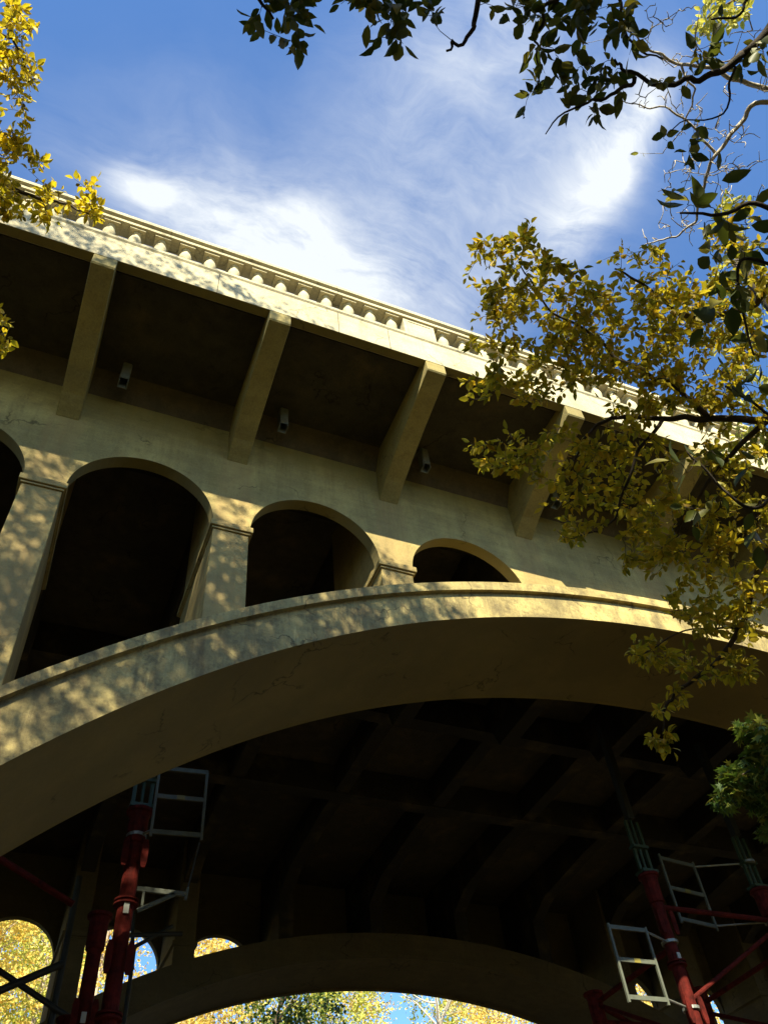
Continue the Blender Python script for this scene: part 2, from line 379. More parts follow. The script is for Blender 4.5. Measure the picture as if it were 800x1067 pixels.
for far in (False, True):
    for i in list(range(-2, 3))+list(range(7, 12)):
        x = bx(i); zb = min(z_ex(x-.5), z_ex(x+.5))-.3; m = MB()
        hb = .32+(SPR-.13-zb)*.012
        a, b = my(0, far), my(2.42, far)
        y0, y1 = min(a, b), max(a, b)
        v = [(x-hb, y0, zb), (x+hb, y0, zb), (x+hb, y1, zb), (x-hb, y1, zb), (x-.32, y0, SPR-.002), (x+.32, y0, SPR-.002), (x+.32, y1, SPR-.002), (x-.32, y1, SPR-.002)]
        m.add(v, [(3, 2, 1, 0), (4, 5, 6, 7), (0, 1, 5, 4), (1, 2, 6, 5), (2, 3, 7, 6), (3, 0, 4, 7)])
        a2, b2 = my(.252, far), my(2.42, far)
        m.box(x-.318, x+.318, min(a2, b2), max(a2, b2), SPR+.0, 16.38)
        po = m.build('pier', MC_wall if not far else MC_int_shade, bridge, bevel=.015)
        a, b = my(-.07, far), my(2.47, far)
        cpm = MB().box(x-.385, x+.385, min(a, b), max(a, b), SPR-.135, SPR-.004)
        cpm.box(x-.35, x+.35, min(a, b)+.035, max(a, b)-.035, SPR-.18, SPR-.137)
        cpm.build('pier_cap', MC_wall if not far else MC_int_shade, po, bevel=.012)
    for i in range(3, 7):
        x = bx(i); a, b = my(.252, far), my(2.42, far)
        MB().box(x-.25, x+.25, min(a, b), max(a, b), z_ex(x)-.2, 16.38).build('cross_wall', MC_beam_shade, bridge, bevel=.015)

# deck slab, fascia, haunch
MB().box(XA, XB, -2.40, YB+2.40, 16.40, 16.75).build('deck_slab', MC_slab_shade, bridge)
MB().box(XA, XB, -2.0, YB+2.0, 16.754, 16.85).build('roadway', M_asph, bridge)
def fascia(far):
    prof = [(-2.72, 16.2), (-2.72, 16.98), (-2.75, 17.02), (-2.75, 17.10), (-2.36, 17.10), (-2.36, 16.755), (-2.405, 16.745), (-2.405, 16.42), (-2.53, 16.40), (-2.53, 16.2)]
    prof = [(my(y, far), z) for y, z in prof]
    if far: prof = prof[::-1]
    return MB().prism(prof, 'x', XA, XB)
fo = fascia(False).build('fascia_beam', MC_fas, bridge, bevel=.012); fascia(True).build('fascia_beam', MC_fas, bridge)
fo.data.materials.append(MC_soff_shade)
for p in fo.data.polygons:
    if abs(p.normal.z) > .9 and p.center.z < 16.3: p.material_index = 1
for b in (1.365, 1.70, .62, 3.4):
    MB().box(bx(b)-.006, bx(b)+.006, -2.7222, -2.70, 16.19, 17.0).build('expansion_joint', M_crack, fo)
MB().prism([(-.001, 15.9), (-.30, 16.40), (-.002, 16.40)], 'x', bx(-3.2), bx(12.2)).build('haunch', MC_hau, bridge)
MB().box(XA, XB, 1.25, 1.65, 15.95, 16.39).build('stringer', MC_beam_shade, bridge)

def bracket(x, far=False):
    prof = [(-2.715, 16.197), (-2.715, 15.90), (-2.69, 15.87), (-2.2, 15.74), (-1.56, 15.58), (-.86, 15.36), (-.4, 15.19), (-.12, 15.04), (0.0, 14.96), (0.0, 16.39), (-2.52, 16.39), (-2.52, 16.2)]
    prof = [(my(y-.001, far), z) for y, z in prof]
    if far: prof = prof[::-1]
    return MB().prism(prof, 'x', x-.205, x+.205)
for i in range(-3, 13):
    bo = bracket(bx(i)).build('bracket', MC_brk, bridge, bevel=.012)
    bracket(bx(i), True).build('bracket', MC_int_shade, bridge)

# floor beams across the space between the ribs
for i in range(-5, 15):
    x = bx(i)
    MB().prism([(2.43, 16.38), (2.43, 14.2), (3.2, 14.65), (4.2, 14.85), (7.0, 14.85), (7.25, 15.5), (YB-6.2, 15.5), (YB-3.4, 15.3), (YB-2.43, 14.9), (YB-2.43, 16.38)], 'x', x-.21, x+.21).build('floor_beam', MC_beam_shade, bridge, bevel=.01)
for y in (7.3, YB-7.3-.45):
    MB().box(XA, XB, y, y+.45, 15.45, 16.36).build('stringer', MC_beam_shade, bridge)

# parapet with turned balusters
PED = 1.955
peds = [PED-4, PED, PED+4, PED+8]
def ped(b):
    x = bx(b); m = MB()
    m.box(x-.36, x+.36, -2.66, -2.38, 17.102, 17.90)
    o = m.build('pedestal', MC_fas, bridge, bevel=.01)
    f_ = MB(); y = -2.672
    f_.box(x-.29, x+.29, y, y+.03, 17.20, 17.23).box(x-.29, x+.29, y, y+.03, 17.78, 17.81).box(x-.29, x-.26, y, y+.03, 17.23, 17.78).box(x+.26, x+.29, y, y+.03, 17.23, 17.78)
    f_.build('panel_moulding', MC_fas, o)
for b in peds: ped(b)
bal_prof = [(.10, .0), (.10, .05), (.07, .07), (.06, .11), (.075, .17), (.095, .24), (.115, .32), (.122, .38), (.117, .44), (.102, .50), (.08, .555), (.06, .60), (.052, .64), (.052, .66), (.085, .68), (.085, .705)]
bm_ = MB(); bm_.lathe((0, 0, 0), bal_prof, 20)
bal_me = None
cap_me = None
nb = 0
def baluster(x):
    global bal_me, cap_me, nb
    if bal_me is None:
        o = bm_.build('baluster', MC_rail, bridge, smooth=True); bal_me = o.data
        c_ = MB().box(-.15, .15, -.13, .15, .707, .758)
        q = c_.build('baluster_cap', MC_rail, o); cap_me = q.data; q.location = (0, 0, 0)
    else:
        o = bpy.data.objects.new('baluster', bal_me); C.objects.link(o); o.parent = bridge
        q = bpy.data.objects.new('baluster_cap', cap_me); C.objects.link(q); q.parent = o
    o.location = Vector((x, -2.53, 17.14))-bridge.location; nb += 1
for a, b in zip(peds[:-1], peds[1:]):
    n = 25; s0 = bx(a)+.36; s1 = bx(b)-.36; st = (s1-s0)/n
    for j in range(n):
        x = s0+st*(j+.5)
        if -6 < x < 27 and nb < 99: baluster(x)
rp = [(-2.70, 17.90), (-2.70, 18.00), (-2.755, 18.03), (-2.755, 18.13), (-2.56, 18.17), (-2.34, 18.13), (-2.34, 17.985), (-2.38, 17.96), (-2.38, 17.90)]
MB().prism(rp, 'x', XA, XB).build('parapet_rail', MC_rail, bridge)
MB().box(XA, XB, YB+2.4, YB+2.7, 17.102, 18.1).build('far_parapet', MC_rail, bridge)
# abutments
for xa, xb_ in ((XC-27, XC-19.9), (XC+19.9, XC+27)):
    MB().box(xa, xb_, .3, YB-.3, -2, 12.5).build('abutment', MC_int_shade, bridge)

# downspout boxes hanging behind the brackets
for x in (-.32, 2.86, 6.03, 9.25, 12.4):
    m = MB(); y = -.50; z0, z1 = 15.78, 16.398
    m.box(x-.09, x+.09, y+.08, y+.10, z0, z1).box(x-.09, x-.072, y-.08, y+.08, z0, z1).box(x+.072, x+.09, y-.08, y+.08, z0, z1).box(x-.072, x+.072, y-.10, y-.08, z0+.08, z1)
    m.build('drain_box', M_galv, bridge, bevel=.004)

# ------------------------------------------------------------------ shoring under the far side of the near rib
def leg(parent, x, y, ztop, zbot=0, r=.17):
    m = MB(); m.bar((x, y, zbot), (x, y, ztop-.12), r*.82, 16)
    o = m.build('leg', M_red, parent, smooth=False)
    for z in np.arange(zbot+1.45, ztop-1, 1.8):
        fl = MB().lathe((x, y, z), [(r*.8, -.06), (r*1.0, -.055), (r*1.25, -.05), (r*1.25, -.02), (r*1.0, -.016), (r*1.0, .016), (r*1.25, .02), (r*1.25, .05), (r*1.0, .055), (r*.8, .06)], 18)
        fl.build('flange', M_red, o)
    MB().lathe((x, y, ztop-.12), [(r*.84, -.62), (r*1.05, -.60), (r*1.08, -.1), (r*1.2, -.02), (r*1.45, 0), (r*1.45, .06), (r*1.2, .07)], 12).build('post_head', M_red, o)
    for z in np.arange(zbot+2.3, ztop-.8, 1.8):
        for sg in (-1, 1):
            xa_ = x+sg*r*1.0
            MB().prism([(xa_-.06, z-.16), (xa_-.035, z-.26), (xa_+.035, z-.26), (xa_+.06, z-.16), (xa_+.06, z+.16), (xa_+.035, z+.26), (xa_-.035, z+.26), (xa_-.06, z+.16)], 'y', y-r*.9-.02, y-r*.9+.02).build('gusset_plate', M_red, o)
    z = ztop-1.95
    MB().box(x-.05, x+.04, y-r*.82-.03, y-r*.82-.01, z-.09, z+.09).build('sticker', M_label, o)
    return o
def jack(parent, x, y, z, h=1.0):
    m = MB()
    for dx in (-.16, .16):
        m.beam((x+dx, y, z), (x+dx, y, z+h), .07, .07, (1, 0, 0))
    m.box(x-.22, x+.22, y-.16, y+.16, z-.04, z+.03).box(x-.22, x+.22, y-.1, y+.1, z+h*.45, z+h*.45+.07)
    m.bar((x, y, z), (x, y, z+h+.05), .035, 10)
    o = m.build('jack_head', M_green, parent); return o
def shoring(name, legs, ztop, label, braces, jackh, group='red shoring towers under the deck'):
    e = empty(name, (legs[0][0], legs[0][1], 0), label, 'shoring tower', group)
    for l_ in legs:
        x, y = l_[:2]; zt_ = l_[2] if len(l_) > 2 else ztop
        leg(e, x, y, zt_)
        if len(l_) > 2: continue
        jack(e, x, y, zt_, jackh)
        MB().box(x-.09, x+.09, y-.09, y+.09, zt_+jackh+.06, 14.84).build('stub_column', M_dark, e)
    for a, b, r in braces:
        MB().bar(a, b, r, 10).build('brace', M_red, e)
    return e
ZT = 10.45
Ls = [(1.92, 5.1), (-1.3, 5.1), (float(aty(97, 1000, 7.6)[0]), 7.6, 9.6), (float(aty(78, 1035, 8.4)[0]), 8.4, 8.0), (-1.3, 8.2, 7.6)]
br = [((-1.6, 5.0, 9.78), (1.05, 5.0, 8.50), .055), 
      ((-1.3, 5.1, 3.0), (1.92, 5.1, 5.2), .055), ((1.3, 7.6, 6.4), (1.1, 8.4, 7.4), .05)]
t1 = shoring('shoring_tower', Ls, ZT, 'red tubular shoring tower at left, behind the near arch rib, tall post with flanged head', br, 1.2, None)
Rz = 10.7
Rs = [(13.75, 5.4), (17.05, 5.4), (13.75, 8.6, 9.3), (17.05, 8.6, 9.6)]
br = [((13.75, 5.4, 9.9), (17.05, 5.4, 9.9), .06), ((13.75, 5.4, 7.9), (17.05, 5.4, 9.7), .05), ((17.05, 5.3, 9.5), (14.9, 5.3, 6.3), .06), ((13.75, 8.6, 9.0), (17.05, 8.6, 7.6), .06),
      ((13.75, 5.4, 9.0), (13.75, 8.6, 9.0), .06), ((17.05, 5.4, 9.2), (17.05, 8.6, 9.2), .06), ((13.75, 5.4, 7.2), (13.75, 8.6, 9.0), .05), ((13.75, 8.6, 8.6), (17.05, 8.6, 8.6), .06),
      ((17.05, 5.4, 7.4), (17.05, 8.6, 9), .05), ((13.75, 5.4, 6.4), (13.75, 8.6, 7.9), .05), ((13.75, 8.6, 8.9), (15.4, 8.6, 6.2), .03), ((13.75, 5.4, 10.2), (17.05, 8.6, 8.2), .03)]
t2 = shoring('shoring_tower', Rs, Rz, 'red tubular shoring tower at right, with paired posts and crossing braces under the arch', br, 1.3, None)

def access_frame(name, p, ux, wdt, rungs, hgt, label, post=None):
    """welded aluminium frame: two stiles, rungs between them. p = lower left corner"""
    p = np.array(p, float); ux = np.array(ux, float); ux /= np.linalg.norm(ux)
    e = empty(name, tuple(p), label, 'access frame')
    for s_ in (0, wdt):
        MB().beam(p+ux*s_-np.array([0, 0, .10]), p+ux*s_+np.array([0, 0, hgt]), .05, .05, (0, 1, 0)).build('stile', M_alu, e)
    for z in rungs:
        MB().beam(p+ux*.026+np.array([0, 0, z]), p+ux*(wdt-.026)+np.array([0, 0, z]), .04, .085).build('rung', M_alu, e)
    if post:
        for z in (rungs[0]+.02, rungs[-1]-.02):
            a_ = p+np.array([0, 0, z])+(ux*wdt if post[0] > p[0]+wdt*.5 else 0); b_ = np.array([post[0], post[1], a_[2]])
            MB().bar(a_, a_+(b_-a_)*(1-.16/np.linalg.norm(b_-a_)), .024, 8).build('clamp_tube', M_galv, e)
            MB().lathe((post[0], post[1], a_[2]-.035), [(.155, 0), (.185, .005), (.185, .065), (.155, .07)], 16).build('clamp', M_galv, e)
    MB().beam(p+ux*wdt*.42+np.array([0, -.023, rungs[-2]+.0]), p+ux*wdt*.58+np.array([0, -.023, rungs[-2]]), .012, .087).build('tape', M_yel, e)
    return e
access_frame('access_frame', (2.13, 4.8, 9.85), (1, .0, .05), .93, [.0, .72, 1.32], 1.36, 'pale aluminium access frame with three rungs beside the left red shoring post', post=(1.92, 5.1))
access_frame('access_frame', (11.9, 5.0, 7.74), (1, 0, 0), .95, [.0, .72, 1.38], 1.45, 'aluminium access frame with three rungs left of the right shoring post', post=(13.75, 5.4))
access_frame('access_frame', (14.75, 5.9, 9.95), (1, 0, -.1), 1.0, [.0, .75, 1.5], 1.6, 'dim aluminium access frame high between the two right shoring posts', post=(17.05, 5.4))
# triangular side bracket below the left frame
sb = empty('side_bracket', (1.95, 4.8, 8.2), 'pale triangular aluminium side bracket low on the left red shoring post', 'scaffold bracket')
P = [aty(143, 926, 4.8), aty(193, 932, 4.8), aty(143, 949, 4.8), aty(150, 929, 4.8), aty(148, 944, 4.8), aty(196, 925, 4.8), aty(193, 938, 4.8), aty(208, 878, 4.8)]
MB().beam(P[0], P[1], .05, .08).build('ledger', M_alu, sb)
MB().beam(P[2], aty(182, 932, 4.8), .05, .06).build('strut', M_alu, sb)
MB().beam(P[3], P[4], .04, .04).build('post', M_alu, sb)
MB().beam(P[6], P[5], .05, .05).build('toe', M_alu, sb)
MB().beam(P[5], P[7], .03, .03).build('stay', M_dark, sb)
# dark bracing tubes seen against the far left opening
cb = empty('cross_brace', tuple(aty(28, 1022, 12)*np.array([1, 1, 0])), 'dark crossed scaffold tubes in front of the far left spandrel opening', 'scaffold brace')
for a, b, r_ in (((-60, 1058), (66, 1004), .09), ((-40, 985), (75, 1062), .07)):
    MB().bar(aty(*a, 13), aty(*b, 13), r_, 10).build('tube', M_dark, cb)
P1 = aty(66, 1004, 13); P2 = aty(-60, 1058, 13)
for P_ in (P1, P2): MB().bar((P_[0], 13.15, 0), (P_[0], 13.15, 13.0), .08, 10).build('post', M_dark, cb)
cb2 = empty('scaffold_rack', tuple(aty(138, 1000, 12)*np.array([1, 1, 0])), 'thin dark scaffold tubes in front of the second far spandrel opening', 'scaffold')
for a, b, r_ in (((139, 940), (138, 1010), .05), ((120, 975), (190, 973), .06), ((120, 998), (180, 965), .05)):
    MB().bar(aty(*a, 12), aty(*b, 12), r_, 8).build('tube', M_dark, cb2)
Q = aty(138, 1010, 12); MB().bar((Q[0], 12.12, 0), (Q[0], 12.12, Q[2]+.6), .05, 8).build('post', M_dark, cb2)

# ------------------------------------------------------------------ foliage
rng = np.random.default_rng(11)
LEAF = np.array([(0, 0, 0), (0, .34, -.03), (0, .70, -.03), (0, 1.0, -.10), (-.19, .20, .04), (-.27, .48, .06), (-.15, .80, .0), (.19, .20, .04), (.27, .48, .06), (.15, .80, .0)])
LEAFF = [(0, 1, 4), (4, 1, 5), (1, 2, 5), (5, 2, 6), (2, 3, 6), (0, 7, 1), (7, 8, 1), (1, 8, 2), (8, 9, 2), (2, 9, 3)]
LOBE = np.array([(0, 0, 0), (0, .42, 0), (0, 1, -.1), (-.12, .62, .02), (-.62, .78, -.05), (-.30, .38, .03), (-.70, .25, -.08), (-.18, .14, .02), (.12, .62, .02), (.62, .78, -.05), (.30, .38, .03), (.70, .25, -.08), (.18, .14, .02)])
LOBEF = [(1, 2, 3), (1, 3, 4), (1, 4, 5), (1, 5, 6), (1, 6, 7), (1, 7, 0), (1, 8, 2), (1, 9, 8), (1, 10, 9), (1, 11, 10), (1, 12, 11), (1, 0, 12)]
QUAD = np.array([(0, 0, 0), (-.36, .45, .08), (0, 1, -.1), (.36, .45, .08)])
QUADF = [(0, 2, 1), (0, 3, 2)]
def nrm(a): return a/(np.linalg.norm(a, axis=-1, keepdims=True)+1e-9)
def leaf_mesh(name, pos, dirs, size, mat, parent, tmpl='leaf', var=None, flat=.6):
    T, F = {'leaf': (LEAF, LEAFF), 'lobe': (LOBE, LOBEF), 'quad': (QUAD, QUADF)}[tmpl]
    pos = np.asarray(pos, float); dirs = nrm(np.asarray(dirs, float)); n = len(pos)
    nn = rng.normal(size=(n, 3)); nn[:, 2] += flat*2.2
    nn -= dirs*(nn*dirs).sum(1)[:, None]; nn = nrm(nn); side = np.cross(dirs, nn)
    sz = np.asarray(size)*rng.uniform(.6, 1.25, n); wd = rng.uniform(.75, 1.2, n)
    curl = rng.normal(0, .5, n)
    tz = T[None, :, 2]*rng.uniform(.4, 2.4, n)[:, None]-curl[:, None]*.35*T[None, :, 1]**2
    V = pos[:, None, :]+sz[:, None, None]*(T[None, :, 0, None]*wd[:, None, None]*side[:, None, :]+T[None, :, 1, None]*dirs[:, None, :]+tz[..., None]*nn[:, None, :])
    V = V.reshape(-1, 3); k_ = len(T); F = np.array(F)
    FF = (F[None]+np.arange(n)[:, None, None]*k_).reshape(-1, 3)
    me = bpy.data.meshes.new(name); me.vertices.add(len(V)); me.vertices.foreach_set('co', V.ravel())
    me.loops.add(FF.size); me.loops.foreach_set('vertex_index', FF.ravel().astype(np.int32))
    me.polygons.add(len(FF)); me.polygons.foreach_set('loop_start', np.arange(0, FF.size, 3, dtype=np.int32))
    me.update(calc_edges=True)
    a = me.attributes.new('leafvar', 'FLOAT', 'POINT')
    vr = rng.random(n) if var is None else np.clip(var+rng.normal(0, .15, n), 0, 1)
    a.data.foreach_set('value', np.repeat(vr, k_).astype(np.float32))
    me.materials.append(mat); me.validate()
    o = bpy.data.objects.new(name, me); C.objects.link(o)
    if parent is not None:
        o.parent = parent; o.location = -parent.location
    return o

def smooth_poly(pts, n=8, jit=.0):
    pts = np.array(pts, float); P_ = np.vstack([2*pts[0]-pts[1], pts, 2*pts[-1]-pts[-2]]); out = []
    for i in range(1, len(P_)-2):
        p0, p1, p2, p3 = P_[i-1:i+3]
        for t in np.linspace(0, 1, n, endpoint=False):
            out.append(.5*((2*p1)+(-p0+p2)*t+(2*p0-5*p1+4*p2-p3)*t*t+(-p0+3*p1-3*p2+p3)*t**3))
    out.append(pts[-1]); out = np.array(out)
    if jit:
        out[1:-1] += rng.normal(0, jit*1.3, out[1:-1].shape)
        for _ in range(2): out[1:-1] = (out[:-2]+2*out[1:-1]+out[2:])/4
    return out

class Tree:
    """trunk and limbs are given; twigs then grow, one target point at a time, from the nearest wood"""
    def __init__(s, name, base, label, cat='tree', group=None):
        s.e = empty(name, tuple(base), label, cat, group); s.wood = MB(); s.nodes = []; s.par = []; s.lp = []; s.ld = []; s.ls = []
    def trunk(s, pts, r0, r1, mat):
        p = smooth_poly(pts, 8, .0); m = MB(); r_ = np.linspace(r0, r1, len(p))*(1+rng.normal(0, .03, len(p))); m.tube(p, r_, 12)
        m.build('trunk', mat, s.e, smooth=True); s.nodes += list(p[len(p)//3:])
    def limb(s, pts, r0, r1, jit=.012, n=8):
        p = smooth_poly(pts, n, jit); s.wood.tube(p, np.linspace(r0, r1, len(p)), 7); s.nodes += list(p)
    def twigs(s, targets, leaf, r=.004, per=7, sag=.04, jit=.02, leafy=True, maxlen=None, side=.0):
        T_ = np.array(targets); N_ = np.array(s.nodes)
        d = np.array([np.min(np.linalg.norm(N_-t, axis=1)) for t in T_]); T_ = T_[np.argsort(d)]
        for t in T_:
            N_ = np.array(s.nodes); dd = np.linalg.norm(N_-t, axis=1); i = int(np.argmin(dd)); a = N_[i]; ln = dd[i]
            if ln < .02: continue
            k_ = max(4, int(ln/.06)); u = np.linspace(0, 1, k_)[:, None]
            bend = rng.normal(0, 1, 3)*ln*.13
            p = a+(t-a)*u+np.sin(u*np.pi)*bend+np.array([0, 0, -sag])*u*u*min(ln, .6)*2
            p[1:] += rng.normal(0, jit*.35, p[1:].shape)
            p[1:-1] = (p[:-2]+2*p[1:-1]+p[2:])/4
            rr = r*(.6+min(ln, 1.0)); s.wood.tube(p, np.linspace(rr, r*.35, k_), 5)
            s.nodes += list(p[1:])
            if not leafy: continue
            nl = max(2, int(per*rng.uniform(.6, 1.3)))
            span = min(ln, leaf*nl*.5)
            for j in range(nl):
                f = 1-(j/nl)*span/ln*rng.uniform(.85, 1.1); f = min(max(f, 0), 1); q = f*(k_-1); i0 = min(int(q), k_-2)
                pos = p[i0]+(p[i0+1]-p[i0])*(q-i0); tg = nrm(p[i0+1]-p[i0])
                sd = nrm(np.cross(tg, rng.normal(0, 1, 3))); sd = sd*(1 if j % 2 else -1)
                dr = tg*(1.0 if j == 0 else .45)+sd*(.15 if j == 0 else .9)+np.array([0, 0, -.35])
                s.lp.append(pos+nrm(dr)*leaf*.12); s.ld.append(dr); s.ls.append(leaf)
    def finish(s, wood_mat, leaf_mat_=None, tmpl='leaf', var=None, flat=.5):
        if s.wood.v: s.wood.build('branches', wood_mat, s.e, smooth=True)
        if s.lp: leaf_mesh('crown', s.lp, s.ld, np.array(s.ls), leaf_mat_, s.e, tmpl, var, flat)
        s.lp = []; s.ld = []; s.ls = []
        return s.e

def blobs(bl, k=1.0):
    out = []
    for u, v, ru, rv, d, dd, n in bl:
        for _ in range(int(n*k)):
            a = rng.uniform(0, 2*np.pi); q = math.sqrt(rng.random())
            out.append(at(u+ru*q*math.cos(a), v+rv*q*math.sin(a), d+rng.uniform(-dd, dd)))
    return out

# --- yellow tree at left
A = Tree('yellow_tree', (-3.6, -7.6, 0), 'sunlit yellow-leaved tree whose branch reaches in at the top left')
A.trunk([(-3.6, -7.6, -.2), (-3.4, -7.5, 3), (-3.1, -7.7, 6), (-2.9, -7.9, 9), (-2.7, -8.1, 12)], .16, .05, M_bark)
A.limb([(-3.2, -7.6, 5.2), at(-160, 130, 5.6), at(-40, 165, 5.6), at(30, 205, 5.5), at(65, 212, 5.5), at(95, 225, 5.4)], .022, .004)
A.limb([(-3.1, -7.7, 6.0), at(-150, 60, 5.8), at(-40, 40, 5.7), at(10, 40, 5.6), at(28, 80, 5.6)], .02, .004)
A.limb([(-3.3, -7.5, 4.2), at(-180, 330, 5.6), at(-60, 340, 5.5), at(-5, 345, 5.4)], .02, .004)
A.twigs(blobs([(5, 25, 32, 35, 5.6, .4, 42), (10, 75, 32, 30, 5.6, .3, 26), (12, 130, 28, 35, 5.6, .3, 20), (15, 165, 25, 20, 5.5, .3, 9), (35, 160, 20, 18, 5.5, .3, 5),
                (20, 205, 28, 24, 5.5, .3, 18), (60, 215, 28, 20, 5.5, .2, 13), (98, 205, 14, 26, 5.5, .2, 9), (75, 190, 20, 12, 5.5, .2, 2), (5, 350, 12, 16, 5.4, .15, 5), (-2, 330, 8, 10, 5.4, .15, 2),
                (-60, 60, 50, 60, 5.8, .6, 30), (-60, 200, 50, 60, 5.8, .6, 20)], 1.45), .050, .0026, 8)
A.finish(M_bark, ML_gold)

# --- dark leaves at the top centre: limb of the big tree behind the camera
B = Tree('overhanging_tree', (1.6, -13.5, 0), 'tall tree with dark leaves dangling into the top of the view')
B.trunk([(1.6, -13.5, -.2), (1.5, -13.4, 6), (1.9, -13.7, 12), (1.2, -13.5, 18), (.4, -13.6, 24)], .30, .08, M_bark)
B.limb([(1.6, -13.4, 6.5), (1.0, -12.4, 6.4), (.6, -11.4, 5.6), at(420, -190, 3.6), at(395, -60, 3.2), at(385, -20, 3.1)], .04, .006)
B.limb([at(420, -190, 3.6), at(300, -80, 3.2), at(262, -25, 3.1), at(285, 20, 3.1)], .014, .004)
B.limb([at(420, -190, 3.6), at(500, -60, 3.3), at(497, 8, 3.2), at(485, 40, 3.2), at(465, 53, 3.2)], .014, .004)
B.twigs(blobs([(285, 18, 40, 22, 3.1, .15, 9), (320, 10, 25, 25, 3.1, .15, 6), (300, 45, 22, 12, 3.1, .1, 2), (390, 10, 40, 18, 3.1, .15, 9), (405, 35, 22, 18, 3.1, .1, 5), (440, 10, 28, 14, 3.1, .1, 5), (350, -5, 60, 14, 3.1, .2, 7)]), .060, .0020, 5)
# right-hand cluster with dark leaves
B.limb([(1.7, -13.4, 7.5), (2.6, -12.2, 7.0), (3.0, -11, 6.0), at(900, -60, 3.9), at(800, 32, 3.5), at(762, 67, 3.4), at(710, 90, 3.4), at(661, 80, 3.35), at(640, 62, 3.3)], .026, .004)
B.limb([at(762, 67, 3.4), at(757, 110, 3.4), at(700, 135, 3.4)], .005, .002)
B.limb([at(661, 80, 3.35), at(635, 98, 3.3), at(600, 110, 3.3), at(568, 140, 3.3)], .008, .002)
B.limb([(3.0, -11, 6.0), at(720, -120, 3.7), at(655, -20, 3.4), at(648, 30, 3.35), at(690, 62, 3.4)], .010, .003)
B.limb([at(655, -20, 3.4), at(600, -20, 3.3), at(567, 10, 3.3), at(560, 45, 3.3), at(556, 95, 3.3)], .010, .002)
B.limb([at(720, -120, 3.7), at(790, -40, 3.4), at(770, 8, 3.3), at(740, 20, 3.3)], .008, .003)
B.twigs(blobs([(545, 8, 22, 16, 3.3, .1, 7), (590, 20, 40, 25, 3.3, .15, 15), (630, 18, 30, 25, 3.3, .15, 12), (565, 55, 18, 18, 3.3, .1, 5), (590, 85, 35, 22, 3.3, .12, 9), (610, 110, 22, 14, 3.3, .1, 5),
               (570, 70, 22, 25, 3.3, .1, 4), (625, 75, 18, 14, 3.3, .1, 4), (640, 40, 22, 18, 3.3, .1, 5), (555, 110, 14, 12, 3.3, .1, 2), (640, 92, 18, 8, 3.3, .1, 2),
               (745, 60, 30, 20, 3.4, .1, 6), (770, 50, 25, 25, 3.4, .1, 5), (700, 80, 30, 12, 3.4, .1, 4), (755, 15, 15, 10, 3.3, .1, 2), (720, 150, 30, 20, 3.4, .1, 5)]), .058, .002, 5)
# its crown high above and behind the camera, which dapples the bridge's face
lp, ld = [], []
def crown_cloud(cx, cy, cz, rx, ry, rz, n, clump, lp, ld, hollow=.3, streak=False):
    for _ in range(n):
        while True:
            q = rng.uniform(-1, 1, 3)
            if hollow < np.linalg.norm(q) < 1: break
        c_ = np.array([cx, cy, cz])+q*np.array([rx, ry, rz])
        m_ = rng.integers(max(3, clump//2), clump*2); sp_ = rng.uniform(.15, .45)
        P_ = c_+(rng.normal(0, 1, (m_, 3))*.06+rng.normal(0, .85, (m_, 1))*np.array([[.78, 0, -.63]]) if streak else rng.normal(0, 1, (m_, 3))*np.array([sp_, sp_, sp_*.6])); lp.extend(P_); ld.extend(rng.normal(0, 1, (m_, 3))+np.array([0, 0, -.4]))
for (cx, cy, cz, rx, ry, rz, n) in ((-5.3, -11.7, 20.1, 5.0, 1.2, 3.7, 640), (-.3, -11.6, 20.2, 3.2, 1.2, 3.2, 430), (-6.7, -11.8, 24.1, 5.3, 1.2, 1.1, 90),
                                (1.6, -13.6, 11.0, 3.8, 1.8, 2.9, 200), (4.4, -13.8, 10.3, 3.6, 1.8, 3.0, 190)):
    crown_cloud(cx, cy, cz, rx, ry, rz, n, 22 if cz < 15 else 48, lp, ld, .3 if cz < 15 else 0, cz > 15)
B.lp += list(lp); B.ld += list(ld); B.ls += [.115]*len(lp)
for tgt in ((-5.3, -11.8, 19.5), (-.4, -11.7, 20.5), (-6.5, -11.9, 23.2), (4.5, -13.6, 12), (-3, -12.2, 17.2), (2, -13.5, 10.5), (6.5, -13.8, 10)):
    z0 = tgt[2]-2.5; B.limb([(1.4, -13.5, z0), ((1.4+tgt[0])/2, -13.6, z0+1.6), tgt], .10, .02, .05)
B.finish(M_bark, ML_dark)

# --- right-hand tree: the olive-yellow spray over the bridge
D = Tree('elm_tree', (7.2, -7.6, 0), 'olive-yellow leafy tree whose spray covers the right of the bridge')
D.trunk([(7.2, -7.6, -.2), (7.0, -7.5, 2.5), (6.7, -7.7, 5), (6.6, -7.6, 8), (6.3, -7.8, 11)], .17, .06, M_bark)
D.limb([(6.8, -7.6, 3.9), at(880, 440, 4.6), at(800, 438, 4.2), at(740, 436, 4.1), at(690, 436, 4.1), at(640, 436, 4.1), at(610, 455, 4.05), at(595, 490, 4.0)], .024, .004, .008)
D.limb([at(740, 436, 4.1), at(700, 400, 4.1), at(660, 385, 4.1), at(620, 350, 4.2), at(570, 320, 4.2), at(540, 270, 4.2)], .014, .003, .01)
D.limb([at(690, 436, 4.1), at(660, 480, 4.0), at(640, 540, 4.0), at(600, 560, 4.0)], .010, .003, .01)
D.limb([(6.7, -7.7, 5.0), at(860, 330, 4.9), at(780, 320, 4.6), at(720, 335, 4.5), at(680, 300, 4.4), at(640, 280, 4.4)], .028, .004, .01)
